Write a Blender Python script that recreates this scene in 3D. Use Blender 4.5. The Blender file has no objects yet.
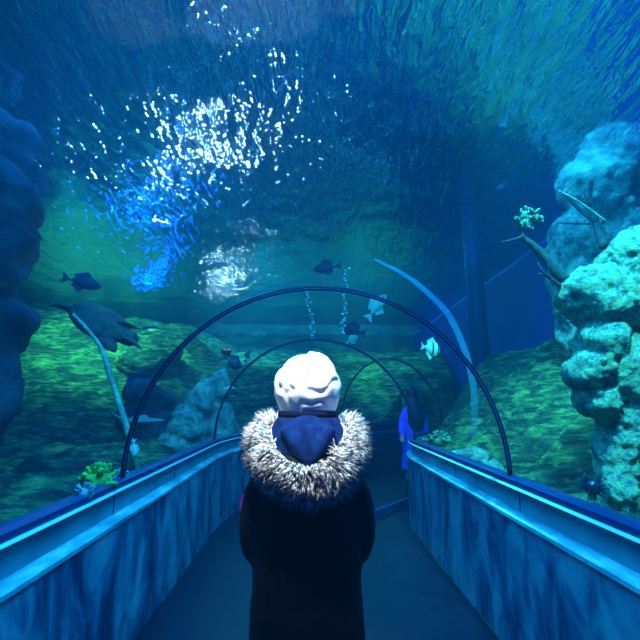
import bpy, bmesh, math, random
from mathutils import Vector, Matrix, Euler, noise

random.seed(7)
S = bpy.context.scene
COL = S.collection
PI = math.pi

# ------------------------------------------------------------------ camera
EYE = Vector((0, 0, 1.55))
FPX = 427.0
cam_d = bpy.data.cameras.new('camera')
cam_d.sensor_width = 36
cam_d.lens = 36 * FPX / 640
cam_d.clip_start = .02
cam = bpy.data.objects.new('camera', cam_d)
COL.objects.link(cam)
cam.location = EYE
cam.rotation_euler = (PI / 2 + math.radians(10.6), 0, -math.radians(1.6))
S.camera = cam
CM = cam.rotation_euler.to_matrix()


def ray(px, py):
    return (CM @ Vector(((px - 320) / FPX, (320 - py) / FPX, -1))).normalized()


def at(px, py, Y):
    d = ray(px, py)
    return EYE + d * (Y / d.y)


# ------------------------------------------------------------------ world, exposure
S.view_settings.view_transform = 'Standard'
S.view_settings.look = 'None'
S.view_settings.exposure = 0.6
S.view_settings.gamma = 1
S.view_settings.use_curve_mapping = False
w = bpy.data.worlds.new('world')
S.world = w
w.use_nodes = True
wn = w.node_tree
bg = wn.nodes['Background']
bg.inputs[0].default_value = (.004, .05, .22, 1)
bg.inputs[1].default_value = .5
vs = wn.nodes.new('ShaderNodeVolumePrincipled')
vs.inputs['Color'].default_value = (.08, .50, .72, 1)
vs.inputs['Density'].default_value = .017
vs.inputs['Anisotropy'].default_value = .2
wn.links.new(vs.outputs[0], wn.nodes['World Output'].inputs['Volume'])
S.cycles.caustics_reflective = False
S.cycles.caustics_refractive = False
S.cycles.sample_clamp_indirect = 4
S.cycles.volume_bounces = 0
S.cycles.max_bounces = 7
S.cycles.transparent_max_bounces = 12


def area(name, loc, target, size, power, color, sy=None):
    d = bpy.data.lights.new(name, 'AREA')
    d.size = size
    if sy:
        d.shape = 'RECTANGLE'
        d.size_y = sy
    d.energy = power
    d.color = color
    o = bpy.data.objects.new(name, d)
    COL.objects.link(o)
    o.location = loc
    o.rotation_euler = (Vector(target) - Vector(loc)).to_track_quat('-Z', 'Y').to_euler()
    return o


def spot(name, loc, target, power, color, deg=40, blend=.6, r=.1):
    d = bpy.data.lights.new(name, 'SPOT')
    d.energy = power
    d.color = color
    d.spot_size = math.radians(deg)
    d.spot_blend = blend
    d.shadow_soft_size = r
    o = bpy.data.objects.new(name, d)
    COL.objects.link(o)
    o.location = loc
    o.rotation_euler = (Vector(target) - Vector(loc)).to_track_quat('-Z', 'Y').to_euler()
    return o


CY = (.12, .62, 1.0)
BL = (.02, .32, 1.0)
GR = (.10, 1.0, .62)
# lamps hung over the tank, shining down through the water
area('tank_light', (-3.5, 7, 6.2), (-3.5, 8, 0), 4, 620, BL, 6)
area('tank_light', (1.5, 3.5, 6.2), (1.5, 4, 0), 3, 420, (.03, .45, 1.0), 4)
area('tank_light', (0, 14, 6.2), (0, 14, 0), 7, 900, (.04, .60, .90), 4)
spot('tank_spotlight', (-4.6, 7.6, 5.8), (-5.2, 11.3, 2.8), 8500, (.14, 1.0, .50), 64, .9, .3)
spot('tank_spotlight', (-1.6, 4.2, 5.4), (-1.9, 6.6, 1.6), 1000, (.1, .85, .85), 50, .9, .2)
spot('tank_spotlight', (1.8, 3.6, 5.6), (2.3, 4.9, .9), 2600, (.16, 1.0, .45), 36, .8, .25)
spot('tank_spotlight', (1.5, 1.2, 5.0), (2.4, 3.1, 2.0), 4300, (.12, .95, .90), 55, .7, .12)
spot('tank_spotlight', (2.2, 3.2, 6.4), (3.3, 5.0, 3.2), 1300, (.04, .75, 1.0), 45, .8, .2)
spot('tank_spotlight', (-1.2, 11.0, 5.8), (-2.0, 14.5, 2.4), 3600, (.06, .80, 1.0), 70, .9, .3)
spot('tank_spotlight', (1.2, 9.5, 5.8), (1.5, 13.0, 2.4), 2500, (.10, 1.0, .60), 70, .9, .3)
# the lamps that light the walkway
spot('walkway_spotlight', (-.25, .35, 3.6), (0, 1.5, 1.6), 560, (.88, .96, .98), 22, .7, .06)
area('walkway_light', (-.45, 1.7, 4.9), (-.9, 1.9, 0), .8, 520, (.02, .50, 1.0), 3.5)
area('walkway_light', (.65, 1.7, 4.9), (1.1, 1.9, 0), .8, 520, (.02, .50, 1.0), 3.5)
spot('walkway_spotlight', (1.2, 6.6, 2.2), (1.6, 7.2, 1.0), 14, (.25, .1, 1.0), 90, .5, .1)
spot('walkway_spotlight', (.5, 2.9, 2.15), (.1, 1.6, 1.3), 14, (.55, .08, 1.0), 50, .6, .05)


# ------------------------------------------------------------------ materials
def new_mat(name):
    m = bpy.data.materials.new(name)
    m.use_nodes = True
    return m, m.node_tree, m.node_tree.nodes['Principled BSDF']


def plain(name, col, rough=.6, metal=0, emit=None, es=1, sheen=0, spec=None):
    m, t, b = new_mat(name)
    b.inputs['Base Color'].default_value = (*col, 1)
    b.inputs['Roughness'].default_value = rough
    b.inputs['Metallic'].default_value = metal
    if sheen:
        b.inputs['Sheen Weight'].default_value = sheen
    if spec is not None:
        b.inputs['Specular IOR Level'].default_value = spec
    if emit:
        b.inputs['Emission Color'].default_value = (*emit, 1)
        b.inputs['Emission Strength'].default_value = es
    return m


def mottled(name, cols, scale=4, stretch=(1, 1, 1), detail=6, rough=.8, bump=.3, bscale=None, bdist=.03,
            dist=0., metal=0, rscale=None, nrough=.6):
    """noise driven colour ramp + bump; cols = [(pos, rgb), ...]"""
    m, t, b = new_mat(name)
    N, L = t.nodes, t.links
    geo = N.new('ShaderNodeNewGeometry')
    mp = N.new('ShaderNodeMapping')
    mp.inputs['Scale'].default_value = stretch
    L.new(geo.outputs['Position'], mp.inputs['Vector'])
    n = N.new('ShaderNodeTexNoise')
    n.inputs['Scale'].default_value = scale
    n.inputs['Detail'].default_value = detail
    n.inputs['Roughness'].default_value = nrough
    n.inputs['Distortion'].default_value = dist
    L.new(mp.outputs[0], n.inputs['Vector'])
    r = N.new('ShaderNodeValToRGB')
    e = r.color_ramp.elements
    while len(e) < len(cols):
        e.new(.5)
    for k, (p, c) in enumerate(cols):
        e[k].position = p
        e[k].color = (*c, 1)
    L.new(n.outputs[0], r.inputs[0])
    L.new(r.outputs[0], b.inputs['Base Color'])
    b.inputs['Roughness'].default_value = rough
    b.inputs['Metallic'].default_value = metal
    n2 = N.new('ShaderNodeTexNoise')
    n2.inputs['Scale'].default_value = bscale or scale * 3
    n2.inputs['Detail'].default_value = 8
    n2.inputs['Roughness'].default_value = .7
    L.new(mp.outputs[0], n2.inputs['Vector'])
    bp = N.new('ShaderNodeBump')
    bp.inputs['Strength'].default_value = bump
    bp.inputs['Distance'].default_value = bdist
    L.new(n2.outputs[0], bp.inputs['Height'])
    L.new(bp.outputs[0], b.inputs['Normal'])
    return m


M = {}
M['rock'] = mottled('encrusted_rock', [(.34, (.01, .06, .09)), (.45, (.08, .30, .28)), (.51, (.40, .66, .50)),
                                       (.57, (.20, .46, .14)), (.66, (.9, 1.0, .9))], 13, detail=10, bump=1.0, bscale=30, bdist=.07, nrough=.82)
M['rock_far'] = mottled('pale_rock', [(.34, (.03, .11, .16)), (.5, (.16, .40, .42)), (.64, (.50, .80, .66))], 5, detail=9, bump=1, bscale=14, bdist=.10, nrough=.75)
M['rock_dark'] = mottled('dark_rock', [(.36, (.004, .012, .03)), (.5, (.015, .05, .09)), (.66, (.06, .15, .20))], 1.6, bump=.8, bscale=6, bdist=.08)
M['seabed'] = mottled('algae_seabed', [(.36, (.008, .03, .04)), (.47, (.03, .12, .09)), (.55, (.12, .34, .14)), (.68, (.55, .75, .25))],
                      3.2, (1, 1.5, 5), detail=9, bump=1.0, bscale=9, bdist=.16, dist=.6, nrough=.7)
t = M['seabed'].node_tree
nz = [q for q in t.nodes if q.type == 'TEX_NOISE'][0]
rp = [q for q in t.nodes if q.type == 'VALTORGB'][0]
big = t.nodes.new('ShaderNodeTexNoise')
big.inputs['Scale'].default_value = .7
big.inputs['Detail'].default_value = 2
big.inputs['Distortion'].default_value = 1.5
gp = [q for q in t.nodes if q.type == 'NEW_GEOMETRY'][0]
t.links.new(gp.outputs['Position'], big.inputs['Vector'])
ma = t.nodes.new('ShaderNodeMath')
ma.operation = 'MULTIPLY_ADD'
ma.inputs[1].default_value = .45
t.links.new(big.outputs[0], ma.inputs[0])
t.links.new(nz.outputs[0], ma.inputs[2])
sb = t.nodes.new('ShaderNodeMath')
sb.operation = 'SUBTRACT'
sb.inputs[1].default_value = .235
t.links.new(ma.outputs[0], sb.inputs[0])
t.links.new(sb.outputs[0], rp.inputs[0])
M['tank_wall'] = mottled('tank_wall_paint', [(.3, (.012, .02, .26)), (.7, (.02, .035, .38))], .6, bump=.1, rough=.8)
M['back_wall'] = mottled('tank_back_rockwork', [(.3, (.02, .08, .12)), (.5, (.06, .22, .22)), (.7, (.2, .5, .35))], 1.2, (1, 1, 3), bump=.9, bscale=4, bdist=.2)
M['column'] = plain('column_paint', (.015, .04, .20), .6)
M['arch'] = plain('arch_steel', (.006, .008, .03), .28, .3)
M['cap'] = plain('navy_cap', (.010, .04, .16), .35)
M['lip'] = plain('pale_lip', (.75, .95, 1.0), .2, .0)
M['panel'] = mottled('blue_panel', [(.35, (.07, .28, .36)), (.55, (.14, .44, .54)), (.75, (.28, .62, .70))], 2.2, (1, 1, 1), bump=.15, bscale=40, rough=.3)
M['ledge'] = mottled('scuffed_ledge', [(.38, (.08, .34, .44)), (.5, (.24, .58, .66)), (.62, (.65, .95, 1))], 7, (1, .3, 1), bump=.2, rough=.35)
M['mural'] = mottled('painted_mural', [(.36, (.008, .04, .12)), (.46, (.03, .16, .30)), (.56, (.10, .36, .48)), (.70, (.22, .55, .60))], 4, (1, 1, .45), bump=.15, bscale=12, rough=.4, dist=.8)
M['floor'] = mottled('walkway_floor', [(.3, (.004, .006, .02)), (.7, (.008, .012, .04))], 8, bump=.1, rough=.35)
M['kerb'] = plain('kerb_edge', (.03, .03, .16), .5)
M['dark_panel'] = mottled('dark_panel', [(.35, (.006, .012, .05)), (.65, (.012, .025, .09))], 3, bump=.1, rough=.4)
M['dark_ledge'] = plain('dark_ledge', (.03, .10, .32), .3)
M['hat'] = mottled('white_hat_wool', [(.3, (.85, .9, .9)), (.7, (1, 1, 1))], 60, bump=.35, bscale=150, bdist=.004, rough=.9)
M['band'] = plain('navy_band', (.004, .006, .03), .9, spec=.1)
M['scarf'] = mottled('blue_scarf', [(.3, (.002, .009, .05)), (.7, (.006, .028, .12))], 30, bump=.3, bscale=160, bdist=.003, rough=.95)
M['scarf'].node_tree.nodes['Principled BSDF'].inputs['Specular IOR Level'].default_value = .08
M['coat'] = plain('black_coat', (.0025, .0025, .006), .6, spec=.15)
M['plum'] = plain('plum_rim_light', (.16, .01, .26), .6)
M['skin'] = plain('skin', (.55, .33, .25), .5)
M['hair'] = plain('dark_hair', (.008, .008, .02), .5)
M['trousers'] = plain('dark_trousers', (.01, .012, .03), .8)
M['boots'] = plain('black_boots', (.01, .01, .012), .5)
M['violet'] = plain('violet_jacket', (.12, .10, .80), .7)
M['turtle'] = mottled('turtle_skin', [(.4, (.006, .02, .03)), (.6, (.02, .06, .06))], 9, bump=.4, rough=.6)
M['fishdark'] = plain('dark_fish', (.02, .06, .12), .5)
M['fishpale'] = plain('pale_fish', (.45, .85, .65), .4)
M['fishband'] = plain('fish_band', (.03, .08, .12), .5)
M['eye'] = plain('eye', (.005, .005, .005), .1)
M['fishwhite'] = plain('white_fish', (.85, .95, .9), .4)
M['branch'] = mottled('driftwood', [(.35, (.004, .015, .03)), (.65, (.02, .07, .09))], 12, bump=.6, rough=.8)
M['palebranch'] = mottled('pale_driftwood', [(.35, (.12, .32, .30)), (.65, (.55, .8, .5))], 12, bump=.5, rough=.7)
M['leaf'] = mottled('leaf_tuft', [(.35, (.01, .06, .06)), (.65, (.10, .28, .18))], 14, bump=.3)
M['coral_green'] = mottled('green_coral', [(.35, (.05, .35, .05)), (.65, (.35, .95, .15))], 20, bump=.6)
M['coral_grey'] = mottled('grey_coral', [(.35, (.25, .3, .35)), (.65, (.75, .75, .8))], 30, bump=.6)
M['urchin'] = plain('urchin', (.008, .015, .06), .4)
M['ray'] = plain('ray_skin', (.04, .22, .20), .6)
M['bubble'] = plain('bubble', (.9, 1, 1), .05)
M['glitter_lamp_body'] = plain('glitter_lamp_body', (.003, .003, .005), .9, spec=.05)

# fur: cream roots to pale tips with cool streaks, colour from noise at strand scale
M['fur'] = mottled('fur', [(.36, (.03, .05, .10)), (.45, (.42, .31, .24)), (.53, (.85, .74, .62)), (.62, (1, 1, 1))], 75, detail=3, bump=0, rough=.85)

# acrylic vault
m, t, b = new_mat('acrylic')
N, L = t.nodes, t.links
tr = N.new('ShaderNodeBsdfTransparent')
tr.inputs[0].default_value = (.90, .97, 1, 1)
gl = N.new('ShaderNodeBsdfGlossy')
gl.inputs['Roughness'].default_value = .04
gl.inputs['Color'].default_value = (.8, .9, 1, 1)
lw = N.new('ShaderNodeLayerWeight')
pw = N.new('ShaderNodeMath')
pw.operation = 'POWER'
pw.inputs[1].default_value = 5
L.new(lw.outputs['Facing'], pw.inputs[0])
fr = N.new('ShaderNodeMath')
fr.operation = 'MULTIPLY_ADD'
fr.inputs[1].default_value = .38
fr.inputs[2].default_value = .02
L.new(pw.outputs[0], fr.inputs[0])
mx = N.new('ShaderNodeMixShader')
L.new(fr.outputs[0], mx.inputs[0])
L.new(tr.outputs[0], mx.inputs[1])
L.new(gl.outputs[0], mx.inputs[2])
L.new(mx.outputs[0], N['Material Output'].inputs['Surface'])
M['acrylic'] = m

# water surface seen from below: mostly a rippled mirror, partly clear
m, t, b = new_mat('water_surface')
N, L = t.nodes, t.links
geo = N.new('ShaderNodeNewGeometry')
mp = N.new('ShaderNodeMapping')
mp.inputs['Rotation'].default_value = (0, 0, math.radians(6))
mp.inputs['Scale'].default_value = (2.6, .75, 1)
L.new(geo.outputs['Position'], mp.inputs['Vector'])
n1 = N.new('ShaderNodeTexNoise')
n1.inputs['Scale'].default_value = 4.6
n1.inputs['Detail'].default_value = 2.5
n1.inputs['Roughness'].default_value = .55
n1.inputs['Distortion'].default_value = .5
L.new(mp.outputs[0], n1.inputs['Vector'])
n2 = N.new('ShaderNodeTexNoise')
n2.inputs['Scale'].default_value = .5
n2.inputs['Detail'].default_value = 2
L.new(geo.outputs['Position'], n2.inputs['Vector'])
ad = N.new('ShaderNodeMath')
ad.operation = 'MULTIPLY_ADD'
ad.inputs[1].default_value = 1.2
L.new(n2.outputs[0], ad.inputs[0])
L.new(n1.outputs[0], ad.inputs[2])
bp = N.new('ShaderNodeBump')
bp.inputs['Strength'].default_value = 1
bp.inputs['Distance'].default_value = .033
n3 = N.new('ShaderNodeTexNoise')
n3.inputs['Scale'].default_value = 1.5
n3.inputs['Detail'].default_value = 2
L.new(mp.outputs[0], n3.inputs['Vector'])
ad2 = N.new('ShaderNodeMath')
ad2.operation = 'MULTIPLY_ADD'
ad2.inputs[1].default_value = 1.3
L.new(n3.outputs[0], ad2.inputs[0])
L.new(ad.outputs[0], ad2.inputs[2])
L.new(ad2.outputs[0], bp.inputs['Height'])
gl = N.new('ShaderNodeBsdfGlossy')
gl.inputs['Roughness'].default_value = .03
gl.inputs['Color'].default_value = (.62, .86, 1, 1)
L.new(bp.outputs[0], gl.inputs['Normal'])
tr = N.new('ShaderNodeBsdfTransparent')
tr.inputs[0].default_value = (.6, .9, 1, 1)
mx = N.new('ShaderNodeMixShader')
mx.inputs[0].default_value = .7
L.new(tr.outputs[0], mx.inputs[1])
L.new(gl.outputs[0], mx.inputs[2])
L.new(mx.outputs[0], N['Material Output'].inputs['Surface'])
M['water'] = m


def glitter_mat(name, col, s):
    return plain(name, (.1, .1, .1), .5, emit=col, es=s)


# ------------------------------------------------------------------ mesh helpers
def link(name, bm, mat, parent=None, smooth=True, **kw):
    me = bpy.data.meshes.new(name)
    bm.to_mesh(me)
    bm.free()
    if smooth:
        for p in me.polygons:
            p.use_smooth = True
    me.materials.append(mat)
    o = bpy.data.objects.new(name, me)
    COL.objects.link(o)
    if parent is not None:
        o.parent = parent
        o.matrix_parent_inverse = Matrix.Translation(parent.location).inverted()
    for k, v in kw.items():
        o[k] = v
    return o


def empty(name, loc, label, cat, group=None):
    o = bpy.data.objects.new(name, None)
    COL.objects.link(o)
    o.location = loc
    o.empty_display_size = .05
    o['label'] = label
    o['category'] = cat
    if group:
        o['group'] = group
    return o


def ell(bm, c, r, rot=None, sub=3):
    mtx = Matrix.Translation(Vector(c))
    if rot is not None:
        mtx = mtx @ Euler(rot).to_matrix().to_4x4()
    if not hasattr(r, '__len__'):
        r = (r, r, r)
    mtx = mtx @ Matrix.Diagonal((*r, 1))
    return bmesh.ops.create_icosphere(bm, subdivisions=sub, radius=1, matrix=mtx)['verts']


def box(bm, lo, hi):
    lo, hi = Vector(lo), Vector(hi)
    c = (lo + hi) / 2
    d = hi - lo
    return bmesh.ops.create_cube(bm, size=1, matrix=Matrix.Translation(c) @ Matrix.Diagonal((*d, 1)))['verts']


def tube(bm, pts, rad, seg=12, flat=1.0, cap=True):
    pts = [Vector(p) for p in pts]
    n = len(pts)
    if not hasattr(rad, '__len__'):
        rad = [rad] * n
    rings = []
    up = Vector((0, 0, 1))
    prev = None
    for i, p in enumerate(pts):
        t = (pts[min(i + 1, n - 1)] - pts[max(i - 1, 0)]).normalized()
        if prev is None:
            a = up if abs(t.dot(up)) < .9 else Vector((0, 1, 0))
            u = (a - t * a.dot(t)).normalized()
        else:
            u = (prev - t * prev.dot(t)).normalized()
        prev = u
        v = t.cross(u)
        rings.append([bm.verts.new(p + rad[i] * (u * math.cos(2 * PI * k / seg) * flat + v * math.sin(2 * PI * k / seg))) for k in range(seg)])
    for a, b_ in zip(rings, rings[1:]):
        for k in range(seg):
            bm.faces.new((a[k], a[(k + 1) % seg], b_[(k + 1) % seg], b_[k]))
    if cap:
        bm.faces.new(rings[0][::-1])
        bm.faces.new(rings[-1])


def catmull(pts, n=6):
    pts = [Vector(p) for p in pts]
    out = []
    for i in range(len(pts) - 1):
        p0, p1, p2, p3 = pts[max(i - 1, 0)], pts[i], pts[i + 1], pts[min(i + 2, len(pts) - 1)]
        for k in range(n):
            s = k / n
            out.append(.5 * ((2 * p1) + (p2 - p0) * s + (2 * p0 - 5 * p1 + 4 * p2 - p3) * s * s + (3 * p1 - p0 - 3 * p2 + p3) * s ** 3))
    out.append(pts[-1])
    return out


def remesh(o, size, smooth=0):
    md = o.modifiers.new('remesh', 'REMESH')
    md.mode = 'VOXEL'
    md.voxel_size = size
    md.use_smooth_shade = True
    if smooth:
        s = o.modifiers.new('smooth', 'SMOOTH')
        s.factor = .6
        s.iterations = smooth
    return o


def displace(o, kind, scale, strength, depth=3, **kw):
    tx = bpy.data.textures.new(kind.lower(), kind)
    tx.noise_scale = scale
    if kind == 'CLOUDS':
        tx.noise_depth = depth
    if kind == 'VORONOI':
        tx.distance_metric = 'DISTANCE'
    d = o.modifiers.new('displace', 'DISPLACE')
    d.texture = tx
    d.texture_coords = 'GLOBAL'
    d.strength = strength
    d.mid_level = .5
    return o


def fbm(x, y, z=0, o=4):
    return noise.fractal(Vector((x, y, z)), 1.0, 2.0, o)


def sstep(a, b, x):
    t = max(0, min(1, (x - a) / (b - a)))
    return t * t * (3 - 2 * t)


# ------------------------------------------------------------------ the walkway's plan
CX, R, YB, RB = .075, 1.255, 5.4, 3.5     # centre line x, half width, start of bend, bend radius
TH = math.radians(53)
RAILZ = 1.06


def path(s):
    """point and unit left-normal on the centre line at distance s from y = 0"""
    if s < YB:
        return Vector((CX, s, 0)), Vector((-1, 0, 0))
    a = (s - YB) / RB
    if a < TH:
        return Vector((CX + RB * (1 - math.cos(a)), YB + RB * math.sin(a), 0)), Vector((-math.cos(a), math.sin(a), 0))
    p = Vector((CX + RB * (1 - math.cos(TH)), YB + RB * math.sin(TH), 0))
    h = Vector((math.sin(TH), math.cos(TH), 0))
    return p + h * (s - YB - RB * TH), Vector((-math.cos(TH), math.sin(TH), 0))


SEND = YB + RB * TH + 2.9
STN = [-1.6 + k * .2 for k in range(int((SEND + 1.6) / .2) + 1)]


def sweep(bm, prof, side, close=True, stn=STN):
    """prof: (offset inwards from the half width, z); side +1 left, -1 right"""
    rings = []
    for s in stn:
        p, n = path(s)
        rings.append([bm.verts.new(p + n * side * (R - u) + Vector((0, 0, z))) for u, z in prof])
    m_ = len(prof)
    for a, b_ in zip(rings, rings[1:]):
        for k in range(m_ if close else m_ - 1):
            k2 = (k + 1) % m_
            f = (a[k], a[k2], b_[k2], b_[k])
            bm.faces.new(f if side > 0 else f[::-1])
    if close:
        bm.faces.new(rings[0])
        bm.faces.new(rings[-1][::-1])


def parapet(side, label, stn=STN, dark=False):
    bm = bmesh.new()
    sweep(bm, [(.0, .0), (.055, .0), (.055, .82), (.0, .82), (-.05, .82), (-.05, .0)], side, True, stn)
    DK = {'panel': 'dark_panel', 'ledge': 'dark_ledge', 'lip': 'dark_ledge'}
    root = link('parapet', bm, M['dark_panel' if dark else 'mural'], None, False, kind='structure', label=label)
    for nm, prof, mt in (
            ('coping', [(.02, 1.012), (.02, 1.045), (-.01, 1.06), (-.05, 1.06), (-.05, 1.012)], 'cap'),
            ('lip', [(.038, 1.001), (.030, 1.012), (-.05, 1.012), (-.05, .998)], 'lip'),
            ('panel', [(.0, .865), (.0, .998), (-.05, .998), (-.05, .865)], 'panel'),
            ('ledge', [(.065, .82), (.065, .842), (.0, .865), (-.05, .865), (-.05, .82)], 'ledge')):
        bm = bmesh.new()
        sweep(bm, prof, side, True, stn)
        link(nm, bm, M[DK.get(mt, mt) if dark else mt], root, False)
    # joints between the panels
    for s in (.4, 1.6, 2.8, 4.0, 5.2, 6.4, 7.6):
        if not stn[0] < s < stn[-1]:
            continue
        p, n = path(s)
        h = Vector((-n.y, n.x, 0))
        bm = bmesh.new()
        q = p + n * side * R
        vs_ = box(bm, (-.004, -.004, 0), (.004, .004, .133))
        bmesh.ops.transform(bm, matrix=Matrix.Translation(q + Vector((0, 0, .865))) @ Matrix.Rotation(math.atan2(h.y, h.x), 4, 'Z'), verts=vs_)
        link('joint', bm, M['cap'], root, False)
    return root


# ------------------------------------------------------------------ structure
bm = bmesh.new()
rings = []
for s in STN:
    p, n = path(s)
    rings.append([bm.verts.new(p + n * (R - .06)), bm.verts.new(p - n * (R - .06)),
                  bm.verts.new(p - n * (R - .06) - Vector((0, 0, .1))), bm.verts.new(p + n * (R - .06) - Vector((0, 0, .1)))])
for a, b_ in zip(rings, rings[1:]):
    for k in range(4):
        bm.faces.new((a[k], a[(k + 1) % 4], b_[(k + 1) % 4], b_[k]))
link('floor', bm, M['floor'], None, False, kind='structure', label='dark walkway floor inside the tunnel')

pl_left = parapet(1, 'blue painted parapet along the left of the walkway', [q for q in STN if q < 6.7])
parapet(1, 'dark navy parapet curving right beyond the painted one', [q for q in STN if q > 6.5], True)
pl_right = parapet(-1, 'blue painted parapet along the right of the walkway')

# acrylic vault
bm = bmesh.new()
RG = R + .045
rings = []
for s in STN:
    p, n = path(s)
    rings.append([bm.verts.new(p + n * RG * math.cos(PI * k / 40) + Vector((0, 0, RAILZ + .001 + RG * math.sin(PI * k / 40)))) for k in range(41)])
for a, b_ in zip(rings, rings[1:]):
    for k in range(40):
        bm.faces.new((a[k], a[k + 1], b_[k + 1], b_[k]))
link('window_1', bm, M['acrylic'], None, True, kind='structure', label='clear curved acrylic vault of the tunnel')

# pale ribbon on the vault, painting a curved reflection streak in the glass
m, t, b = new_mat('painted_light_streak')
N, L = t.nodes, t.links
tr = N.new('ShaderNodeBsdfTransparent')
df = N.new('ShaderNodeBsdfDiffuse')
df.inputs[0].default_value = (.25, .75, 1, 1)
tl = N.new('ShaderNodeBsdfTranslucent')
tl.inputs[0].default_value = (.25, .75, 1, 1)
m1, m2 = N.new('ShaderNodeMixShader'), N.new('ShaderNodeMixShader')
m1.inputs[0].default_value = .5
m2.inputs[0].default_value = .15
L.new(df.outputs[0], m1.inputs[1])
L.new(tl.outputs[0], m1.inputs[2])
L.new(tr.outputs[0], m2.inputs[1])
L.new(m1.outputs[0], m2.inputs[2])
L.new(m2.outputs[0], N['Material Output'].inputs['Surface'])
M['light_streak'] = m


def light_streak(name, pts, label):
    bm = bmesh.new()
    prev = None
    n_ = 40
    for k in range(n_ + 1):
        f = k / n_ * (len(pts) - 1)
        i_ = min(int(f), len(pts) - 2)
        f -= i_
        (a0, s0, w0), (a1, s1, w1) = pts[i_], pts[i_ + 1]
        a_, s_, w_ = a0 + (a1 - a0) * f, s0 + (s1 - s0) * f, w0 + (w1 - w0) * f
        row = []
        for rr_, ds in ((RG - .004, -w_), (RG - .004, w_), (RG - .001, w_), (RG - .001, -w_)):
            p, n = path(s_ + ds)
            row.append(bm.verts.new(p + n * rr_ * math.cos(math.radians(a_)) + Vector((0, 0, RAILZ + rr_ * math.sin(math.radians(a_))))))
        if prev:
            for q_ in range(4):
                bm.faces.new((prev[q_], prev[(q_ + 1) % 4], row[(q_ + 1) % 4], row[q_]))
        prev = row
    link(name, bm, M['light_streak'], None, True, kind='structure', label=label)


light_streak('painted_streak_1', [(103, 2.28, .012), (114, 2.40, .035), (128, 2.6, .05), (145, 3.0, .06), (160, 3.35, .07), (172, 3.6, .05)], 'pale painted reflection streak curving over the right of the acrylic vault')

# sea bed: one terrain, cut down under the walkway
XL, XR, YN, YF = -11.0, 4.0, -3.0, 17.5
SAMP = [path(-3 + k * .1)[0] for k in range(170)]


def dist_path(x, y):
    return min((x - q.x) ** 2 + (y - q.y) ** 2 for q in SAMP) ** .5


def bed_h(x, y):
    d = dist_path(x, y)
    if d < R + .05:
        return -.35
    z = .80
    if x > CX + 1 and y < 10.5:                              # right bank climbs to the tank wall
        z += 1.6 * sstep(.15, 2.3, x - CX - R) * sstep(2.6, 6.2, y)
    far = y + .25 * max(0, -x - 2)
    z += 2.2 * sstep(9.2, 13.5, far) + .8 * sstep(-2, -4, x) * sstep(9, 12.5, far)
    z += .6 * sstep(-5, -10, x)
    a = sstep(R + .1, R + 1.2, d)
    z += a * (.22 * fbm(x * .7, y * .7) + .10 * fbm(x * 1.5, y * 4.5, 3.1) + .045 * fbm(x * 4, y * 11, 7))
    return z


bm = bmesh.new()
nx, ny = 190, 230
gv = []
for j in range(ny + 1):
    y = YN + (YF - YN) * j / ny
    row = []
    for i in range(nx + 1):
        x = XL + (XR - XL) * i / nx
        row.append(bm.verts.new((x, y, bed_h(x, y))))
    gv.append(row)
for j in range(ny):
    for i in range(nx):
        bm.faces.new((gv[j][i], gv[j][i + 1], gv[j + 1][i + 1], gv[j + 1][i]))
link('seabed', bm, M['seabed'], None, True, kind='structure', label='algae covered bed of the aquarium tank')


def quad(name, pts, mat, label, th=.15):
    bm = bmesh.new()
    a, b_, c, d = [Vector(p) for p in pts]
    n = (b_ - a).cross(d - a).normalized() * th
    v = [bm.verts.new(q) for q in (a, b_, c, d, a + n, b_ + n, c + n, d + n)]
    for f in ((0, 1, 2, 3), (7, 6, 5, 4), (0, 4, 5, 1), (1, 5, 6, 2), (2, 6, 7, 3), (3, 7, 4, 0)):
        bm.faces.new([v[k] for k in f])
    bmesh.ops.recalc_face_normals(bm, faces=bm.faces)
    return link(name, bm, M[mat], None, False, kind='structure', label=label)


WZ = 4.2
quad('wall_right', [(3.65, -3, -.4), (4.35, 17.5, -.4), (4.35, 17.5, 4.2), (3.65, -3, 4.2)], 'tank_wall', 'plain navy wall of the tank on the right')
quad('wall_back', [(-11.5, 17.5, -.4), (4.6, 17.5, -.4), (4.6, 17.5, 4.6), (-11.5, 17.5, 4.6)], 'back_wall', 'rockwork wall at the far end of the tank')
quad('wall_left', [(-11, -3, -.4), (-11, 17.5, -.4), (-11, 17.5, 4.6), (-11, -3, 4.6)], 'back_wall', 'rockwork wall on the left of the tank')
quad('wall_front', [(-11, -3, -.4), (4, -3, -.4), (4, -3, 4.6), (-11, -3, 4.6)], 'tank_wall', 'navy wall of the tank behind the viewer')
quad('ceiling', [(-13, -5, 7.5), (8, -5, 7.5), (8, 20, 7.5), (-13, 20, 7.5)], 'column', 'dark ceiling of the aquarium hall')

# water surface
bm = bmesh.new()
nx, ny = 120, 160
gv = []
for j in range(ny + 1):
    y = -2.98 + 20.46 * j / ny
    gv.append([bm.verts.new((-10.98 + (14.61 + .7 * (y + 3) / 20.5) * i / nx, y, WZ + .05 * fbm((-11 + 15 * i / nx) * .6, y * .6, 1, 3))) for i in range(nx + 1)])
for j in range(ny):
    for i in range(nx):
        bm.faces.new((gv[j][i], gv[j][i + 1], gv[j + 1][i + 1], gv[j + 1][i]))
link('water_surface', bm, M['water'], None, True, kind='stuff', label='rippled surface of the water seen from below', category='water')


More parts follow.
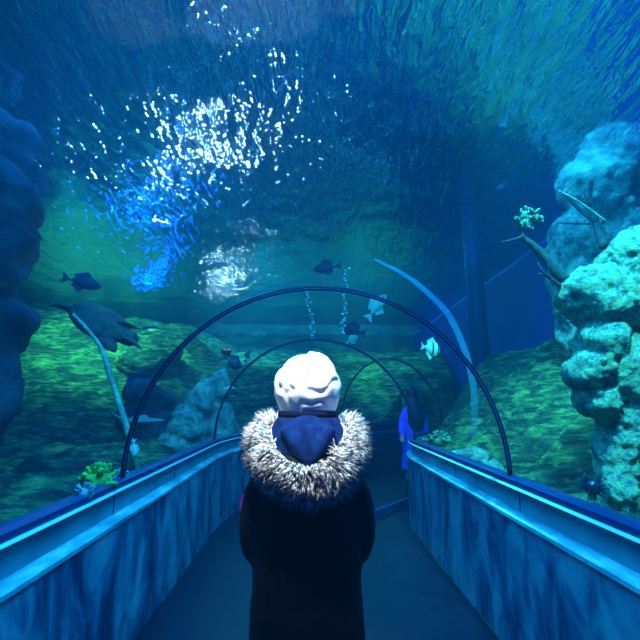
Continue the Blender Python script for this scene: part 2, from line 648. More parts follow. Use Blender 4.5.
# ------------------------------------------------------------------ tunnel arches
def arch(s, label):
    p, n = path(s)
    root = empty('tunnel_arch', (p.x, p.y, RAILZ), label, 'arch', 'steel arches ribbing the tunnel')
    ra = R + .016
    for nm, dr, off, rr, mt in (('rib', 0, 0, .017, 'arch'), ('gasket', -.012, .022, .006, 'cap')):
        bm = bmesh.new()
        h = Vector((n.y, -n.x, 0))
        pts = [p - h * off + n * (ra + dr) * math.cos(PI * k / 64) + Vector((0, 0, RAILZ - .0 + (ra + dr) * math.sin(PI * k / 64))) for k in range(65)]
        tube(bm, pts, rr, 10)
        link(nm, bm, M[mt], root)
    return root


arch(2.94, 'nearest and largest steel arch ribbing the tunnel, in front of the walker')
arch(5.6, 'middle steel arch of the tunnel, framing the white hat')
arch(YB + RB * TH, 'farthest and smallest steel arch where the tunnel bends right')


# ------------------------------------------------------------------ rocks
def rock(name, blobs, mat, label, vox=.05, d1=(.5, .35), d2=(.12, .10), cat='rock', group=None, d3=None):
    bm = bmesh.new()
    for c, r in blobs:
        ell(bm, c, r, None, 3)
    o = link(name, bm, M[mat], None, True, label=label, category=cat)
    if group:
        o['group'] = group
    remesh(o, vox)
    displace(o, 'CLOUDS', d1[0], d1[1], 2)
    displace(o, 'CLOUDS', d2[0], d2[1], 3)
    if d3:
        displace(o, 'CLOUDS', d3[0], d3[1], 2)
    return o


P = at
Y0 = 3.05
rock('rock_pillar', [
    (P(628, 262, Y0), (.20, .25, .22)), (P(650, 250, Y0 + .1), (.22, .3, .2)), (P(650, 310, Y0 + .1), (.40, .4, .45)), (P(600, 300, Y0), (.27, .3, .26)), (P(577, 292, Y0), (.13, .2, .13)),
    (P(596, 345, Y0), (.15, .25, .2)), (P(588, 368, Y0), (.14, .22, .14)), (P(600, 402, Y0), (.13, .2, .14)), (P(625, 375, Y0), (.26, .3, .30)), (P(650, 420, Y0), (.34, .3, .42)), (P(622, 420, Y0), (.15, .2, .22)),
    (P(617, 455, Y0), (.12, .2, .22)), (P(615, 500, Y0), (.10, .2, .28)), (P(655, 500, Y0 + .1), (.34, .3, .5)),
    (P(720, 380, Y0 + .1), (.45, .4, .9)), (P(700, 560, Y0 + .1), (.55, .4, .7)), (P(640, 560, Y0), (.25, .25, .4))],
    'rock', 'big bright turquoise encrusted rock pillar close by on the right', .018, (.26, .15), (.09, .05), d3=(.03, .035))
Y1 = 4.75
rock('rock_stack', [
    (P(600, 190, Y1), (.5, .4, .55)), (P(580, 260, Y1), (.38, .4, .6)), (P(640, 260, Y1), (.6, .4, 1.0)), (P(620, 150, Y1), (.45, .4, .3)),
    (P(575, 320, Y1 + .1), (.2, .3, .5)), (P(640, 400, Y1 + .1), (.5, .3, 1.2))],
    'rock_far', 'pale blue rock stack behind the bright pillar, reaching up to the surface', .04, (.4, .25), (.1, .08))
Y2 = 5.2
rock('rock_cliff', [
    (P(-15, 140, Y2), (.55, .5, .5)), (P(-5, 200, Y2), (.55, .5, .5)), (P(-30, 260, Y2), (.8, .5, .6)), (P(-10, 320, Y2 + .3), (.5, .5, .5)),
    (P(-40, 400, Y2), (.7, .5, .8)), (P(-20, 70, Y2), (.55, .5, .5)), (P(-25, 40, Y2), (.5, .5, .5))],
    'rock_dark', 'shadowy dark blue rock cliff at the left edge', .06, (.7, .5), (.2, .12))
Y3 = 7.0
rock('rock_pinnacle', [
    (P(222, 385, Y3), (.16, .2, .28)), (P(205, 400, Y3), (.28, .25, .32)), (P(190, 425, Y3), (.38, .3, .34)), (P(178, 450, Y3), (.35, .3, .3)),
    (P(222, 440, Y3), (.25, .3, .6)), (P(200, 470, Y3), (.6, .4, .5))],
    'rock_far', 'blue green rock pinnacle beyond the left parapet with a fish over its peak', .035, (.35, .18), (.12, .08))
rock('rock_boulder', [(P(476, 456, 4.6), (.18, .12, .10)), (P(462, 458, 4.7), (.22, .12, .08)), (P(492, 470, 4.4), (.12, .1, .10))],
     'rock_far', 'low pale green boulder peeking over the right parapet', .02, (.2, .08), (.06, .03))
rock('rock_ridge', [(P(255, 425, 12.5), (1.6, .5, .6)), (P(300, 430, 13), (1.5, .5, .5)), (P(350, 395, 12.8), (1.4, .5, .7)), (P(365, 405, 12.6), (.9, .5, .8))],
     'back_wall', 'mossy green rock ridge seen past the white hat', .08, (.8, .5), (.2, .2))

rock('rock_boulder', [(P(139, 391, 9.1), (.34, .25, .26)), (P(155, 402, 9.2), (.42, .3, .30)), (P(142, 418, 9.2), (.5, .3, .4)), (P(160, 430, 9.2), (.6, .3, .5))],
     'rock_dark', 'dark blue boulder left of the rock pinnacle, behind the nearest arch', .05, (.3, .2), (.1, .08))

rock('rock_mound', [(P(152, 341, 10.6), (.40, .25, .30)), (P(163, 352, 10.6), (.5, .3, .3)), (P(140, 360, 10.5), (.6, .3, .4))],
     'seabed', 'green algae covered mound on the left bank just right of the sea turtle', .05, (.3, .15), (.1, .08))

# column
pc = P(481, 200, 8.2)
bm = bmesh.new()
tube(bm, [(pc.x - .25, pc.y, .8), (pc.x - .25, pc.y, 4.0), (pc.x - .25, pc.y, 7.4)], .17, 16)
link('column', bm, M['column'], None, True, label='tall navy column rising through the water by the right wall', category='column')


# ------------------------------------------------------------------ driftwood
def branchy(name, label, mat, lines, cat='branch'):
    """lines: list of (points, r0, r1)"""
    bm = bmesh.new()
    for pts, r0, r1 in lines:
        c = catmull(pts, 5)
        tube(bm, c, [r0 + (r1 - r0) * k / (len(c) - 1) for k in range(len(c))], 8)
    o = link(name, bm, M[mat], None, True, label=label, category=cat)
    displace(o, 'CLOUDS', .06, .012, 2)
    return o


D = 3.1
dw = branchy('driftwood_branch', 'dark driftwood branch jutting left from the bright rock pillar', 'branch', [
    ([P(585, 292, D), P(560, 276, D), P(540, 252, D), P(520, 236, D)], .055, .022),
    ([P(522, 237, D), P(512, 240, D - .05), P(501, 242, D - .1)], .014, .004),
    ([P(526, 241, D), P(518, 226, D)], .014, .006),
    ([P(560, 285, D), P(550, 278, D - .1), P(540, 268, D - .12), P(538, 262, D - .12)], .018, .005),
    ([P(550, 278, D - .1), P(548, 265, D - .13)], .010, .004),
    ([P(548, 274, D - .1), P(538, 274, D - .14)], .009, .003),
    ([P(562, 288, D), P(552, 280, D - .2)], .016, .006)])
rr = random.Random(3)
leaf = None
for k in range(60):
    a = rr.uniform(0, 2 * PI)
    q = P(528 + 15 * rr.uniform(.1, 1) * math.cos(a), 219 + 11 * rr.uniform(.1, 1) * math.sin(a), D + rr.uniform(-.12, .12))
    if leaf is None:
        bm = bmesh.new()
        ell(bm, (0, 0, 0), (.030, .010, .018), None, 2)
        leaf = o = link('leaf', bm, M['leaf'])
    else:
        o = leaf.copy()
        COL.objects.link(o)
    o.parent = dw
    o.location = q
    o.rotation_euler = (rr.uniform(0, 3), rr.uniform(0, 3), rr.uniform(0, 3))
    o['label'] = 'pale green leaf'
D = 4.2
branchy('driftwood_branch', 'dark forked branch in front of the pale rock stack', 'branch', [
    ([P(604, 246, D - .5), P(597, 225, D - .3), P(590, 200, D), P(592, 180, D)], .045, .015),
    ([P(596, 222, D - .3), P(578, 208, D - .1), P(562, 192, D)], .03, .012),
    ([P(600, 228, D - .3), P(588, 206, D), P(574, 198, D)], .02, .006),
    ([P(590, 205, D - .1), P(583, 192, D)], .016, .005),
    ([P(596, 216, D - .2), P(604, 198, D - .1)], .014, .004),
    ([P(590, 224, D - .2), P(556, 223, D)], .012, .005)])
branchy('driftwood_twig', 'thin pale twig slanting across the pale rock stack', 'palebranch', [
    ([P(558, 190, 4.1), P(580, 202, 3.9), P(605, 220, 3.7)], .008, .006),
    ([P(562, 193, 4.1), P(575, 182, 4.1)], .008, .003)])
# leaning stick beside the turtle
D = 4.55
branchy('leaning_pole', 'bent pale topped pole leaning under the turtle on the left', 'palebranch', [
    ([P(73, 314, D), P(86, 328, D), P(98, 343, D), P(104, 356, D), P(112, 382, D), P(122, 412, D), P(130, 440, D), P(138, 475, D + .2)], .016, .038)], 'pole')


# ------------------------------------------------------------------ corals, urchin
def cluster(name, label, mat, c, r, n, br, seed, cat):
    q = random.Random(seed)
    bm = bmesh.new()
    ell(bm, c, (r[0] * .8, r[1] * .8, r[2] * .7), None, 2)
    for k in range(n):
        a, b_ = q.uniform(0, 2 * PI), q.uniform(0, PI / 2)
        d = Vector((math.cos(a) * math.cos(b_) * r[0], math.sin(a) * math.cos(b_) * r[1], math.sin(b_) * r[2]))
        tip = Vector(c) + d * q.uniform(.9, 1.15)
        tube(bm, [Vector(c) + d * .4, Vector(c) + d * .8, tip], [br, br * 1.1, br * .8], 7)
        ell(bm, tip, br * 1.15, None, 1)
    return link(name, bm, M[mat], None, True, label=label, category=cat)


def seat(px, py, Y):
    q = P(px, py, Y)
    return q


g = seat(102, 478, 2.75)
cluster('coral', 'bright green leafy coral clump behind the left parapet', 'coral_green', (g.x - .02, g.y, g.z - .03), (.11, .09, .10), 40, .014, 1, 'coral')
g = seat(85, 490, 2.45)
cluster('coral', 'small grey branching coral beside the bright green clump', 'coral_grey', (g.x, g.y, g.z - .02), (.06, .05, .05), 30, .007, 2, 'coral')
g = seat(119, 475, 3.0)
cluster('coral', 'tiny grey green coral at the foot of the nearest arch', 'coral_grey', (g.x, g.y, g.z - .02), (.06, .05, .05), 24, .009, 5, 'coral')
g = seat(438, 437, 5.2)
cluster('coral', 'small pale cup coral above the right parapet by the violet jacket', 'leaf', (g.x, g.y, g.z - .05), (.15, .1, .10), 26, .022, 4, 'coral')
g = P(592, 487, 2.9)
bm = bmesh.new()
ell(bm, g, .055, None, 2)
q = random.Random(9)
for k in range(150):
    d = Vector((q.gauss(0, 1), q.gauss(0, 1), q.gauss(0, 1))).normalized()
    tube(bm, [g + d * .04, g + d * q.uniform(.08, .1)], [.004, .001], 4)
link('sea_urchin', bm, M['urchin'], None, True, label='round dark spiny sea urchin at the foot of the bright rock pillar', category='sea urchin')


# ------------------------------------------------------------------ fish
def fish(loc, L_, yaw, pitch, mat, label, deep=.3, thick=.14, bands=False, cat='fish', group=None, roll=0):
    root = empty('fish', loc, label, cat, group)
    root.rotation_euler = (roll, pitch, yaw)

    def sec(t):
        return math.sin(PI * min(1, t * 1.02) ** .75) ** .8 if t < .98 else .12
    bm = bmesh.new()
    seg, n = 14, 16
    rings = []
    for i in range(n + 1):
        t = i / n
        r = max(.08, math.sin(PI * t ** .8)) * (1 - .35 * t)
        rings.append([bm.verts.new(((.5 - t) * L_, L_ * thick * r * math.cos(2 * PI * k / seg) * .8, L_ * deep * r * math.sin(2 * PI * k / seg))) for k in range(seg)])
    for a, b_ in zip(rings, rings[1:]):
        for k in range(seg):
            bm.faces.new((a[k], b_[k], b_[(k + 1) % seg], a[(k + 1) % seg]))
    bm.faces.new(rings[0])
    bm.faces.new(rings[-1][::-1])
    # tail, dorsal and belly fins grow out of the same skin
    def fin(pts, th=.012):
        v1 = [bm.verts.new((x * L_, th * L_, z * L_)) for x, z in pts]
        v2 = [bm.verts.new((x * L_, -th * L_, z * L_)) for x, z in pts]
        bm.faces.new(v1)
        bm.faces.new(v2[::-1])
        for k in range(len(pts)):
            bm.faces.new((v1[k], v2[k], v2[(k + 1) % len(pts)], v1[(k + 1) % len(pts)]))
    bmesh.ops.recalc_face_normals(bm, faces=bm.faces)

    def part(nm, pts, th=.012):
        nonlocal_b = bmesh.new()
        v1 = [nonlocal_b.verts.new((x * L_, th * L_, z * L_)) for x, z in pts]
        v2 = [nonlocal_b.verts.new((x * L_, -th * L_, z * L_)) for x, z in pts]
        nonlocal_b.faces.new(v1)
        nonlocal_b.faces.new(v2[::-1])
        for k in range(len(pts)):
            nonlocal_b.faces.new((v1[k], v2[k], v2[(k + 1) % len(pts)], v1[(k + 1) % len(pts)]))
        bmesh.ops.recalc_face_normals(nonlocal_b, faces=nonlocal_b.faces)
        o_ = link(nm, nonlocal_b, M[mat], None, False)
        o_.parent = root
    o = link('body', bm, M[mat], None)
    o.parent = root
    part('tail_fin', [(-.44, .03), (-.68, .2), (-.62, 0), (-.68, -.2), (-.44, -.03)])
    part('dorsal_fin', [(.2, deep * .8), (.0, deep + .14), (-.35, deep * .55 + .08), (-.3, deep * .3)])
    part('belly_fin', [(.05, -deep * .8), (-.1, -deep - .12), (-.35, -deep * .5 - .05), (-.3, -deep * .3)])
    for sgn in (-1, 1):
        bm = bmesh.new()
        ell(bm, (.36 * L_, sgn * L_ * thick * .52, .05 * L_), .03 * L_, None, 1)
        e = link('eye', bm, M['eye'])
        e.parent = root
    if bands:
        for x0 in (.24, -.08):
            bm = bmesh.new()
            rings = []
            for i in range(4):
                x = x0 + i * .03
                t = .5 - x
                r = max(.08, math.sin(PI * t ** .8)) * (1 - .35 * t) * 1.03
                rings.append([bm.verts.new((x * L_, L_ * thick * r * math.cos(2 * PI * k / seg) * .8, L_ * deep * r * math.sin(2 * PI * k / seg))) for k in range(seg)])
            for a, b_ in zip(rings, rings[1:]):
                for k in range(seg):
                    bm.faces.new((a[k], a[(k + 1) % seg], b_[(k + 1) % seg], b_[k]))
            bb = link('stripe', bm, M['fishband'])
            bb.parent = root
    return root


fish(P(432, 349, 4.6), .24, .5, .15, 'fishpale', 'round pale green striped fish on the right between two arches', .42, .2, True)
fish(P(378, 305, 6.4), .44, .2, -.9, 'fishpale', 'large pale green fish pointing up behind the nearest arch', .22, .14)
fish(P(352, 330, 8), .45, 2.6, -.3, 'fishdark', 'dark fish swimming just left of the large pale green fish', .28, .16)
fish(P(353, 339, 7.6), .22, 0, -.6, 'fishpale', 'little green fish below the dark fish, above the white hat', .3, .16)
fish(P(325, 268, 7.0), .42, 2.9, .1, 'fishdark', 'blue dark fish near the surface above the top of the nearest arch', .25, .14)
fish(P(248, 355, 6.5), .18, .6, -1.1, 'fishdark', 'tiny slim dark fish left of the white hat', .16, .12)
fish(P(234, 363, 6.2), .26, .5, .5, 'fishdark', 'stout dark fish resting above the peak of the rock pinnacle', .36, .25)
fish(P(230, 388, 6.3), .14, 0.2, 0, 'fishwhite', 'slim white fish beside the rock pinnacle', .12, .1)
fish(P(134, 450, 3.6), .13, 0, 1.5, 'fishwhite', 'small pale upright fish right of the foot of the nearest arch', .22, .16)
fish(P(85, 283, 6.5), .50, .3, .2, 'fishdark', 'dark fish near the surface above the sea turtle', .22, .2)
fish(P(500, 187, 5.6), .16, 2.2, .3, 'fishdark', 'little dark fish high by the navy column', .25, .16)

# ray
g = P(142, 421, 4.9)
bm = bmesh.new()
ell(bm, g, (.24, .2, .035), None, 3)
tube(bm, [g + Vector((-.1, 0, 0)), g + Vector((.02, .1, .02))], [.06, .05], 8)
tube(bm, catmull([g + Vector((-.15, 0, .0)), g + Vector((-.28, 0, .05)), g + Vector((-.38, 0, .12))], 5), [.03 - .0025 * k for k in range(11)], 8)
o = link('stingray', bm, M['ray'], None, True, label='flat pale green ray gliding beyond the left parapet by the nearest arch', category='ray')
remesh(o, .012, 3)

# ------------------------------------------------------------------ turtle
def turtle():
    Y = 5.0
    c = P(100, 324, Y)
    root = empty('sea_turtle', c, 'dark sea turtle gliding in silhouette against the green bank', 'turtle')
    k = Y / FPX
    bm = bmesh.new()
    # local frame: u along the screen diagonal of the shell, v across
    u = Vector((.86, .25, -.46)).normalized()
    v = Vector((.25, .75, .6)).normalized()
    v = (v - u * v.dot(u)).normalized()
    w_ = u.cross(v)
    mt = Matrix((u, v, w_)).transposed().to_4x4()

    def L3(a, b_, d):
        return c + u * a * k + v * b_ * k + w_ * d * k
    vs_ = ell(bm, (0, 0, 0), 1, None, 3)
    bmesh.ops.transform(bm, matrix=Matrix.Translation(c) @ mt @ Matrix.Diagonal((29 * k, 20 * k, 7 * k, 1)), verts=vs_)
    tube(bm, [L3(24, 0, 0), L3(34, 1, 1), L3(40, 1, 1)], [8 * k, 8 * k, 4 * k], 12)          # head

    def flip(pts, wmax):
        c_ = catmull(pts, 4)
        m_ = len(c_) - 1
        tube(bm, c_, [wmax * k * max(.25, math.sin(PI * (.25 + .72 * j / m_))) for j in range(m_ + 1)], 12, .5)
    flip([P(90, 318, Y), P(74, 311, Y - .1), P(60, 305, Y - .2), P(48, 306, Y - .3)], 7)
    flip([P(98, 332, Y), P(105, 340, Y - .1), P(111, 347, Y - .2), P(114, 352, Y - .25)], 9)
    flip([P(118, 322, Y), P(128, 325, Y + .1), P(142, 330, Y + .2)], 5)
    flip([P(122, 338, Y), P(133, 342, Y), P(142, 350, Y)], 5)
    o = link('body', bm, M['turtle'], root)
    remesh(o, .013, 1)
    bm = bmesh.new()
    vs_ = ell(bm, (0, 0, 0), 1, None, 4)
    bmesh.ops.transform(bm, matrix=Matrix.Translation(c + w_ * 3 * k) @ mt @ Matrix.Diagonal((31 * k, 21 * k, 8 * k, 1)), verts=vs_)
    sh = link('shell', bm, M['turtle'], root)
    displace(sh, 'VORONOI', .12, .012)


turtle()

# ------------------------------------------------------------------ bubbles
bub = None
q = random.Random(11)
for base, grp, (x0, y0, x1, y1), n, rmin, rmax, YY in (
        ('in the left of the two rising streams above the hat', 'bubbles in the left rising stream', (307, 292, 314, 340), 20, .009, .022, 5.0),
        ('in the right of the two rising streams above the hat', 'bubbles in the right rising stream', (347, 268, 343, 336), 26, .009, .022, 5.0)):
    for k in range(n):
        f = k / n
        p = P(x0 + (x1 - x0) * f + q.uniform(-2.2, 2.2), y0 + (y1 - y0) * f + q.uniform(-1, 1), YY + q.uniform(-.1, .1))
        if bub is None:
            bm = bmesh.new()
            ell(bm, (0, 0, 0), 1, None, 2)
            bub = link('bubble', bm, M['bubble'])
            o = bub
        else:
            o = bub.copy()
            COL.objects.link(o)
        o.location = p
        r = q.uniform(rmin, rmax)
        o.scale = (r, r, r * .8)
        o['label'] = 'silvery bubble ' + base
        o['category'] = 'bubble'
        o['group'] = grp


# ------------------------------------------------------------------ hidden underwater lamps, added to make glitter on the water
def glitter_lamp(loc, size, col, strength, label, tilt=.62, deep=1.3):
    """an added pot lamp for glints in the ripples: the lens sits deep in a tilted tube, facing up towards the tunnel"""
    loc = Vector(loc)
    root = empty('added_glitter_lamp', loc, label, 'lamp')
    ax = Vector((-loc.x * .06, -tilt, 1)).normalized()
    bm = bmesh.new()
    a, b_ = ax.orthogonal().normalized(), None
    b_ = ax.cross(a)
    seg = 28
    prof = [(.0, -.3), (1.1, -.3), (1.1, deep), (1.0, deep), (1.0, -.1), (0.0, -.1)]
    rings = []
    for r, h in prof[1:-1]:
        rings.append([bm.verts.new(loc + size * (ax * h + (a * math.cos(2 * PI * k / seg) + b_ * math.sin(2 * PI * k / seg)) * r)) for k in range(seg)])
    for p, q_ in zip(rings, rings[1:]):
        for k in range(seg):
            bm.faces.new((p[k], p[(k + 1) % seg], q_[(k + 1) % seg], q_[k]))
    bm.faces.new(rings[0])
    bm.faces.new(rings[-1])
    bmesh.ops.recalc_face_normals(bm, faces=bm.faces)
    link('added_glitter_housing', bm, M['glitter_lamp_body'], root, False)
    bm = bmesh.new()
    c = bm.verts.new(loc + ax * size * .12)
    ring = [bm.verts.new(loc + size * (ax * .0 + (a * math.cos(2 * PI * k / seg) + b_ * math.sin(2 * PI * k / seg)) * .98)) for k in range(seg)]
    for k in range(seg):
        bm.faces.new((ring[k], ring[(k + 1) % seg], c))
    link('lens', bm, glitter_mat('glitter_lamp_lens', col, strength), root)


WH, BU = (.60, .95, 1.0), (.0, .07, 1.0)
glitter_lamp((-2.30, 8.7, 1.15), .17, WH, 170, 'white underwater lamp added for glitter, hidden closest behind the rock pinnacle')
glitter_lamp((-2.50, 10.6, 1.35), .17, WH, 220, 'white underwater lamp added for glitter, hidden on the bed farther behind the rock pinnacle')
glitter_lamp((-2.45, 12.8, 2.95), .13, WH, 70, 'white underwater lamp added for glitter, high on the far bank above the rock pinnacle', .5, .8)
glitter_lamp((-3.75, 9.7, 1.70), .24, BU, 60, 'blue underwater lamp added for glitter, hidden on the bed behind the dark boulder')
glitter_lamp((-4.15, 11.3, 3.22), .22, BU, 60, 'blue underwater lamp added for glitter, high on the far bank above the dark boulder', .5, .8)
glitter_lamp((2.6, 11.6, 1.45),   .20, (.06, .28, 1.0), 70, 'blue underwater lamp added for glitter, hidden on the bed beyond the bend')


# ------------------------------------------------------------------ people
def finger_hand(bm, wrist, d, up, side, s=1.0):
    """palm and five unequal, bent fingers; d = forward, up = back of the hand, side = towards the thumb"""
    d, up, side = Vector(d).normalized(), Vector(up).normalized(), Vector(side).normalized()
    wr = Vector(wrist)
    tube(bm, [wr, wr + d * .045 * s, wr + d * .09 * s], [.024 * s, .036 * s, .034 * s], 12, .6)
    for k, ln in enumerate((.07, .08, .074, .058)):
        b0 = wr + d * .082 * s + side * (.027 - .018 * k) * s
        p1 = b0 + d * ln * .45 * s
        p2 = p1 + (d * .75 - up * .65).normalized() * ln * .3 * s
        p3 = p2 + (d * .35 - up * .95).normalized() * ln * .28 * s
        tube(bm, [b0 - d * .02 * s, b0, p1, p2, p3], [.009 * s, .009 * s, .0085 * s, .008 * s, .006 * s], 8)
    b0 = wr + d * .025 * s + side * .026 * s
    p1 = b0 + (d * .6 + side * .8).normalized() * .035 * s
    p2 = p1 + (d * .9 + side * .2 - up * .3).normalized() * .03 * s
    tube(bm, [b0 - side * .01 * s, b0, p1, p2], [.012 * s, .012 * s, .01 * s, .008 * s], 8)


def walker():
    X, Y = 0.005, 1.5
    root = empty('person', (X, Y, 0), 'person seen from behind in white hat, blue scarf and black coat with fur hood', 'person')
    hc = P(308, 394, Y)                                   # head centre
    hx, hz = hc.x, hc.z
    # body
    bm = bmesh.new()
    ell(bm, (hx, Y, hz), (.078, .098, .118), None, 3)
    ell(bm, (hx, Y + .055, hz - .06), (.052, .05, .055), None, 3)     # jaw
    tube(bm, [(hx, Y + .095, hz + .03), (hx, Y + .115, hz - .015)], [.008, .015], 8)   # nose
    for sg in (-1, 1):
        ell(bm, (hx + sg * .08, Y, hz - .01), (.012, .022, .032), None, 2)  # ears
    tube(bm, [(hx, Y - .005, hz - .08), (hx, Y - .01, hz - .22)], [.055, .065], 14)
    tube(bm, [(hx, Y, hz - .2), (hx, Y, hz - .27), (hx, Y, hz - .5), (hx, Y, hz - .68), (hx, Y + .01, hz - .84)], [.08, .145, .13, .12, .16], 18, .72)
    for sg in (-1, 1):
        tube(bm, catmull([(hx + sg * .12, Y, hz - .265), (hx + sg * .165, Y - .01, hz - .36), (hx + sg * .172, Y + .01, hz - .47), (hx + sg * .155, Y + .1, hz - .53), (hx + sg * .09, Y + .31, hz - .44)], 4),
             [.042 - .0012 * k for k in range(17)], 12)
        finger_hand(bm, (hx + sg * .09, Y + .30, hz - .445), (-sg * .3, .9, .25), (0, -.2, .95), (-sg, 0, .2))
        tube(bm, [(hx + sg * .085, Y + .01, hz - .82), (hx + sg * .09, Y + .02, .48), (hx + sg * .09, Y, .08)], [.085, .058, .04], 12)
        tube(bm, [(hx + sg * .09, Y - .03, .05), (hx + sg * .095, Y + .15, .04)], [.04, .035], 10)
    o = link('body', bm, M['skin'], root)
    remesh(o, .009, 3)
    # hair below the hat
    bm = bmesh.new()
    ell(bm, (hx, Y - .012, hz - .01), (.088, .098, .112), None, 3)
    ell(bm, (hx, Y - .05, hz - .07), (.075, .055, .07), None, 3)
    o = link('hair', bm, M['hair'], root)
    # trousers and boots
    bm = bmesh.new()
    tube(bm, [(hx, Y + .01, .98), (hx, Y + .01, .82)], [.165, .17], 16, .75)
    for sg in (-1, 1):
        tube(bm, [(hx + sg * .085, Y + .01, .9), (hx + sg * .09, Y + .02, .48), (hx + sg * .09, Y, .16)], [.1, .074, .06], 12)
    remesh(link('trousers', bm, M['trousers'], root), .012, 3)
    for sg in (-1, 1):
        bm = bmesh.new()
        tube(bm, [(hx + sg * .09, Y, .26), (hx + sg * .09, Y, .1), (hx + sg * .09, Y - .01, .045)], [.066, .06, .045], 12)
        tube(bm, [(hx + sg * .09, Y - .05, .045), (hx + sg * .095, Y + .16, .04)], [.045, .04], 12)
        remesh(link('boot', bm, M['boots'], root), .01, 2)
    # coat
    bm = bmesh.new()
    tube(bm, [(hx, Y, hz - .20), (hx, Y, hz - .235), (hx, Y + .0, hz - .29), (hx, Y, hz - .42), (hx, Y, hz - .62), (hx, Y + .01, hz - .82), (hx, Y + .01, hz - .92)],
         [.10, .145, .175, .185, .175, .19, .205], 24, .8)
    for sg in (-1, 1):
        tube(bm, catmull([(hx + sg * .12, Y, hz - .255), (hx + sg * .165, Y - .01, hz - .36), (hx + sg * .172, Y + .01, hz - .47), (hx + sg * .155, Y + .1, hz - .53), (hx + sg * .11, Y + .26, hz - .46)], 4),
             [.06 - .0012 * k for k in range(17)], 14)
    o = link('coat', bm, M['coat'], root)
    remesh(o, .011, 5)
    displace(o, 'CLOUDS', .09, .012, 2)
    for sg in (-1, 1):  # plum patches paint a violet rim light onto the outer sleeves
        bm = bmesh.new()
        tube(bm, catmull([(hx + sg * .178, Y - .0, hz - .285), (hx + sg * .193, Y - .01, hz - .36), (hx + sg * .199, Y + .01, hz - .44)], 4),
             [.008, .016, .022, .026, .028, .026, .022, .016, .008], 10, .8)
        link('sleeve_rim_light', bm, M['plum'], root, label='violet rim light painted along the sleeve')
    # soft hood lying on the upper back under the fur
    bm = bmesh.new()
    a = P(308, 474, Y - .135)
    ell(bm, a, (.13, .06, .08), (.25, 0, 0), 3)
    o = link('hood', bm, M['coat'], root)
    displace(o, 'CLOUDS', .06, .02, 2)
    # scarf wrapped round the neck, with folds falling to a point at the back
    bm = bmesh.new()
    for k in range(3):
        z = P(308, 424 + 5 * k, Y).z
        pts = []
        for j in range(33):
            t = 2 * PI * j / 32
            rx = .088 + .008 * k
            dip = .030 * max(0, -math.sin(t)) ** 2 * k
            pts.append((hx + rx * math.cos(t), Y - .02 + (.095 + .012 * k) * math.sin(t), z - dip))
        tube(bm, pts, .027, 10)
    a, b_, c = P(287, 428, Y - .15), P(309, 462, Y - .175), P(329, 428, Y - .15)
    for s0 in (a, c, (a + c) / 2):
        tube(bm, catmull([s0, (s0 + b_) / 2 + Vector((0, -.012, -.005)), b_], 4), [.030 - .0015 * j for j in range(9)], 10, .8)
    ell(bm, P(307, 446, Y - .125), (.100, .05, .095), None, 3)
    o = link('scarf', bm, M['scarf'], root)
    remesh(o, .007, 2)
    # fur trim: a padded ring with thousands of strands
    ringp = catmull([P(276, 432, Y + .10), P(268, 432, Y), P(267, 444, Y - .07), P(272, 459, Y - .13), P(287, 472, Y - .17), P(309, 479, Y - .185),
                     P(330, 472, Y - .17), P(343, 458, Y - .13), P(348, 444, Y - .07), P(347, 432, Y), P(340, 432, Y + .10)], 8)
    cen = P(308, 428, Y - .06)
    bm = bmesh.new()
    tube(bm, ringp, .034, 12)
    q = random.Random(5)
    npt = len(ringp)
    for k in range(8500):
        i = q.random() * (npt - 1.01)
        i0 = int(i)
        p = ringp[i0].lerp(ringp[i0 + 1], i - i0)
        tg = (ringp[i0 + 1] - ringp[i0]).normalized()
        out = (p - cen)
        out = (out - tg * out.dot(tg)).normalized()
        nrm = tg.cross(out)
        if nrm.y > 0:
            nrm = -nrm
        th = q.uniform(-2.0, 2.3)
        d = (out * math.cos(th) + nrm * math.sin(th)).normalized()
        base = p + d * .030
        clump = noise.noise_vector(p * 14 + d * 2)
        d2 = (d * .55 + out * .65 + clump * 1.0 + Vector((q.gauss(0, .16), q.gauss(0, .16), q.gauss(0, .16) - .15))).normalized()
        ln = q.uniform(.030, .058)
        m1 = base + (d * .6 + d2 * .6) * ln * .45
        tip = m1 + d2 * ln * .65 + Vector((0, 0, -.006))
        w0 = q.uniform(.0020, .0042)
        a1 = d.cross(tg).normalized()
        tri = [(math.cos(2 * PI * j / 3) * tg + math.sin(2 * PI * j / 3) * a1) for j in range(3)]
        r0 = [bm.verts.new(base + v * w0) for v in tri]
        r1 = [bm.verts.new(m1 + v * w0 * .8) for v in tri]
        tv = bm.verts.new(tip)
        for j in range(3):
            j2 = (j + 1) % 3
            bm.faces.new((r0[j], r0[j2], r1[j2], r1[j]))
            bm.faces.new((r1[j], r1[j2], tv))
    link('fur_trim', bm, M['fur'], root, label='cream and grey fur trim')
    # hat: slouchy crown gathered in folds, on a dark band
    bm = bmesh.new()
    zb = P(308, 411, Y).z
    zt = P(308, 355, Y).z
    H = zt - zb
    seg, n = 96, 40
    rings = []
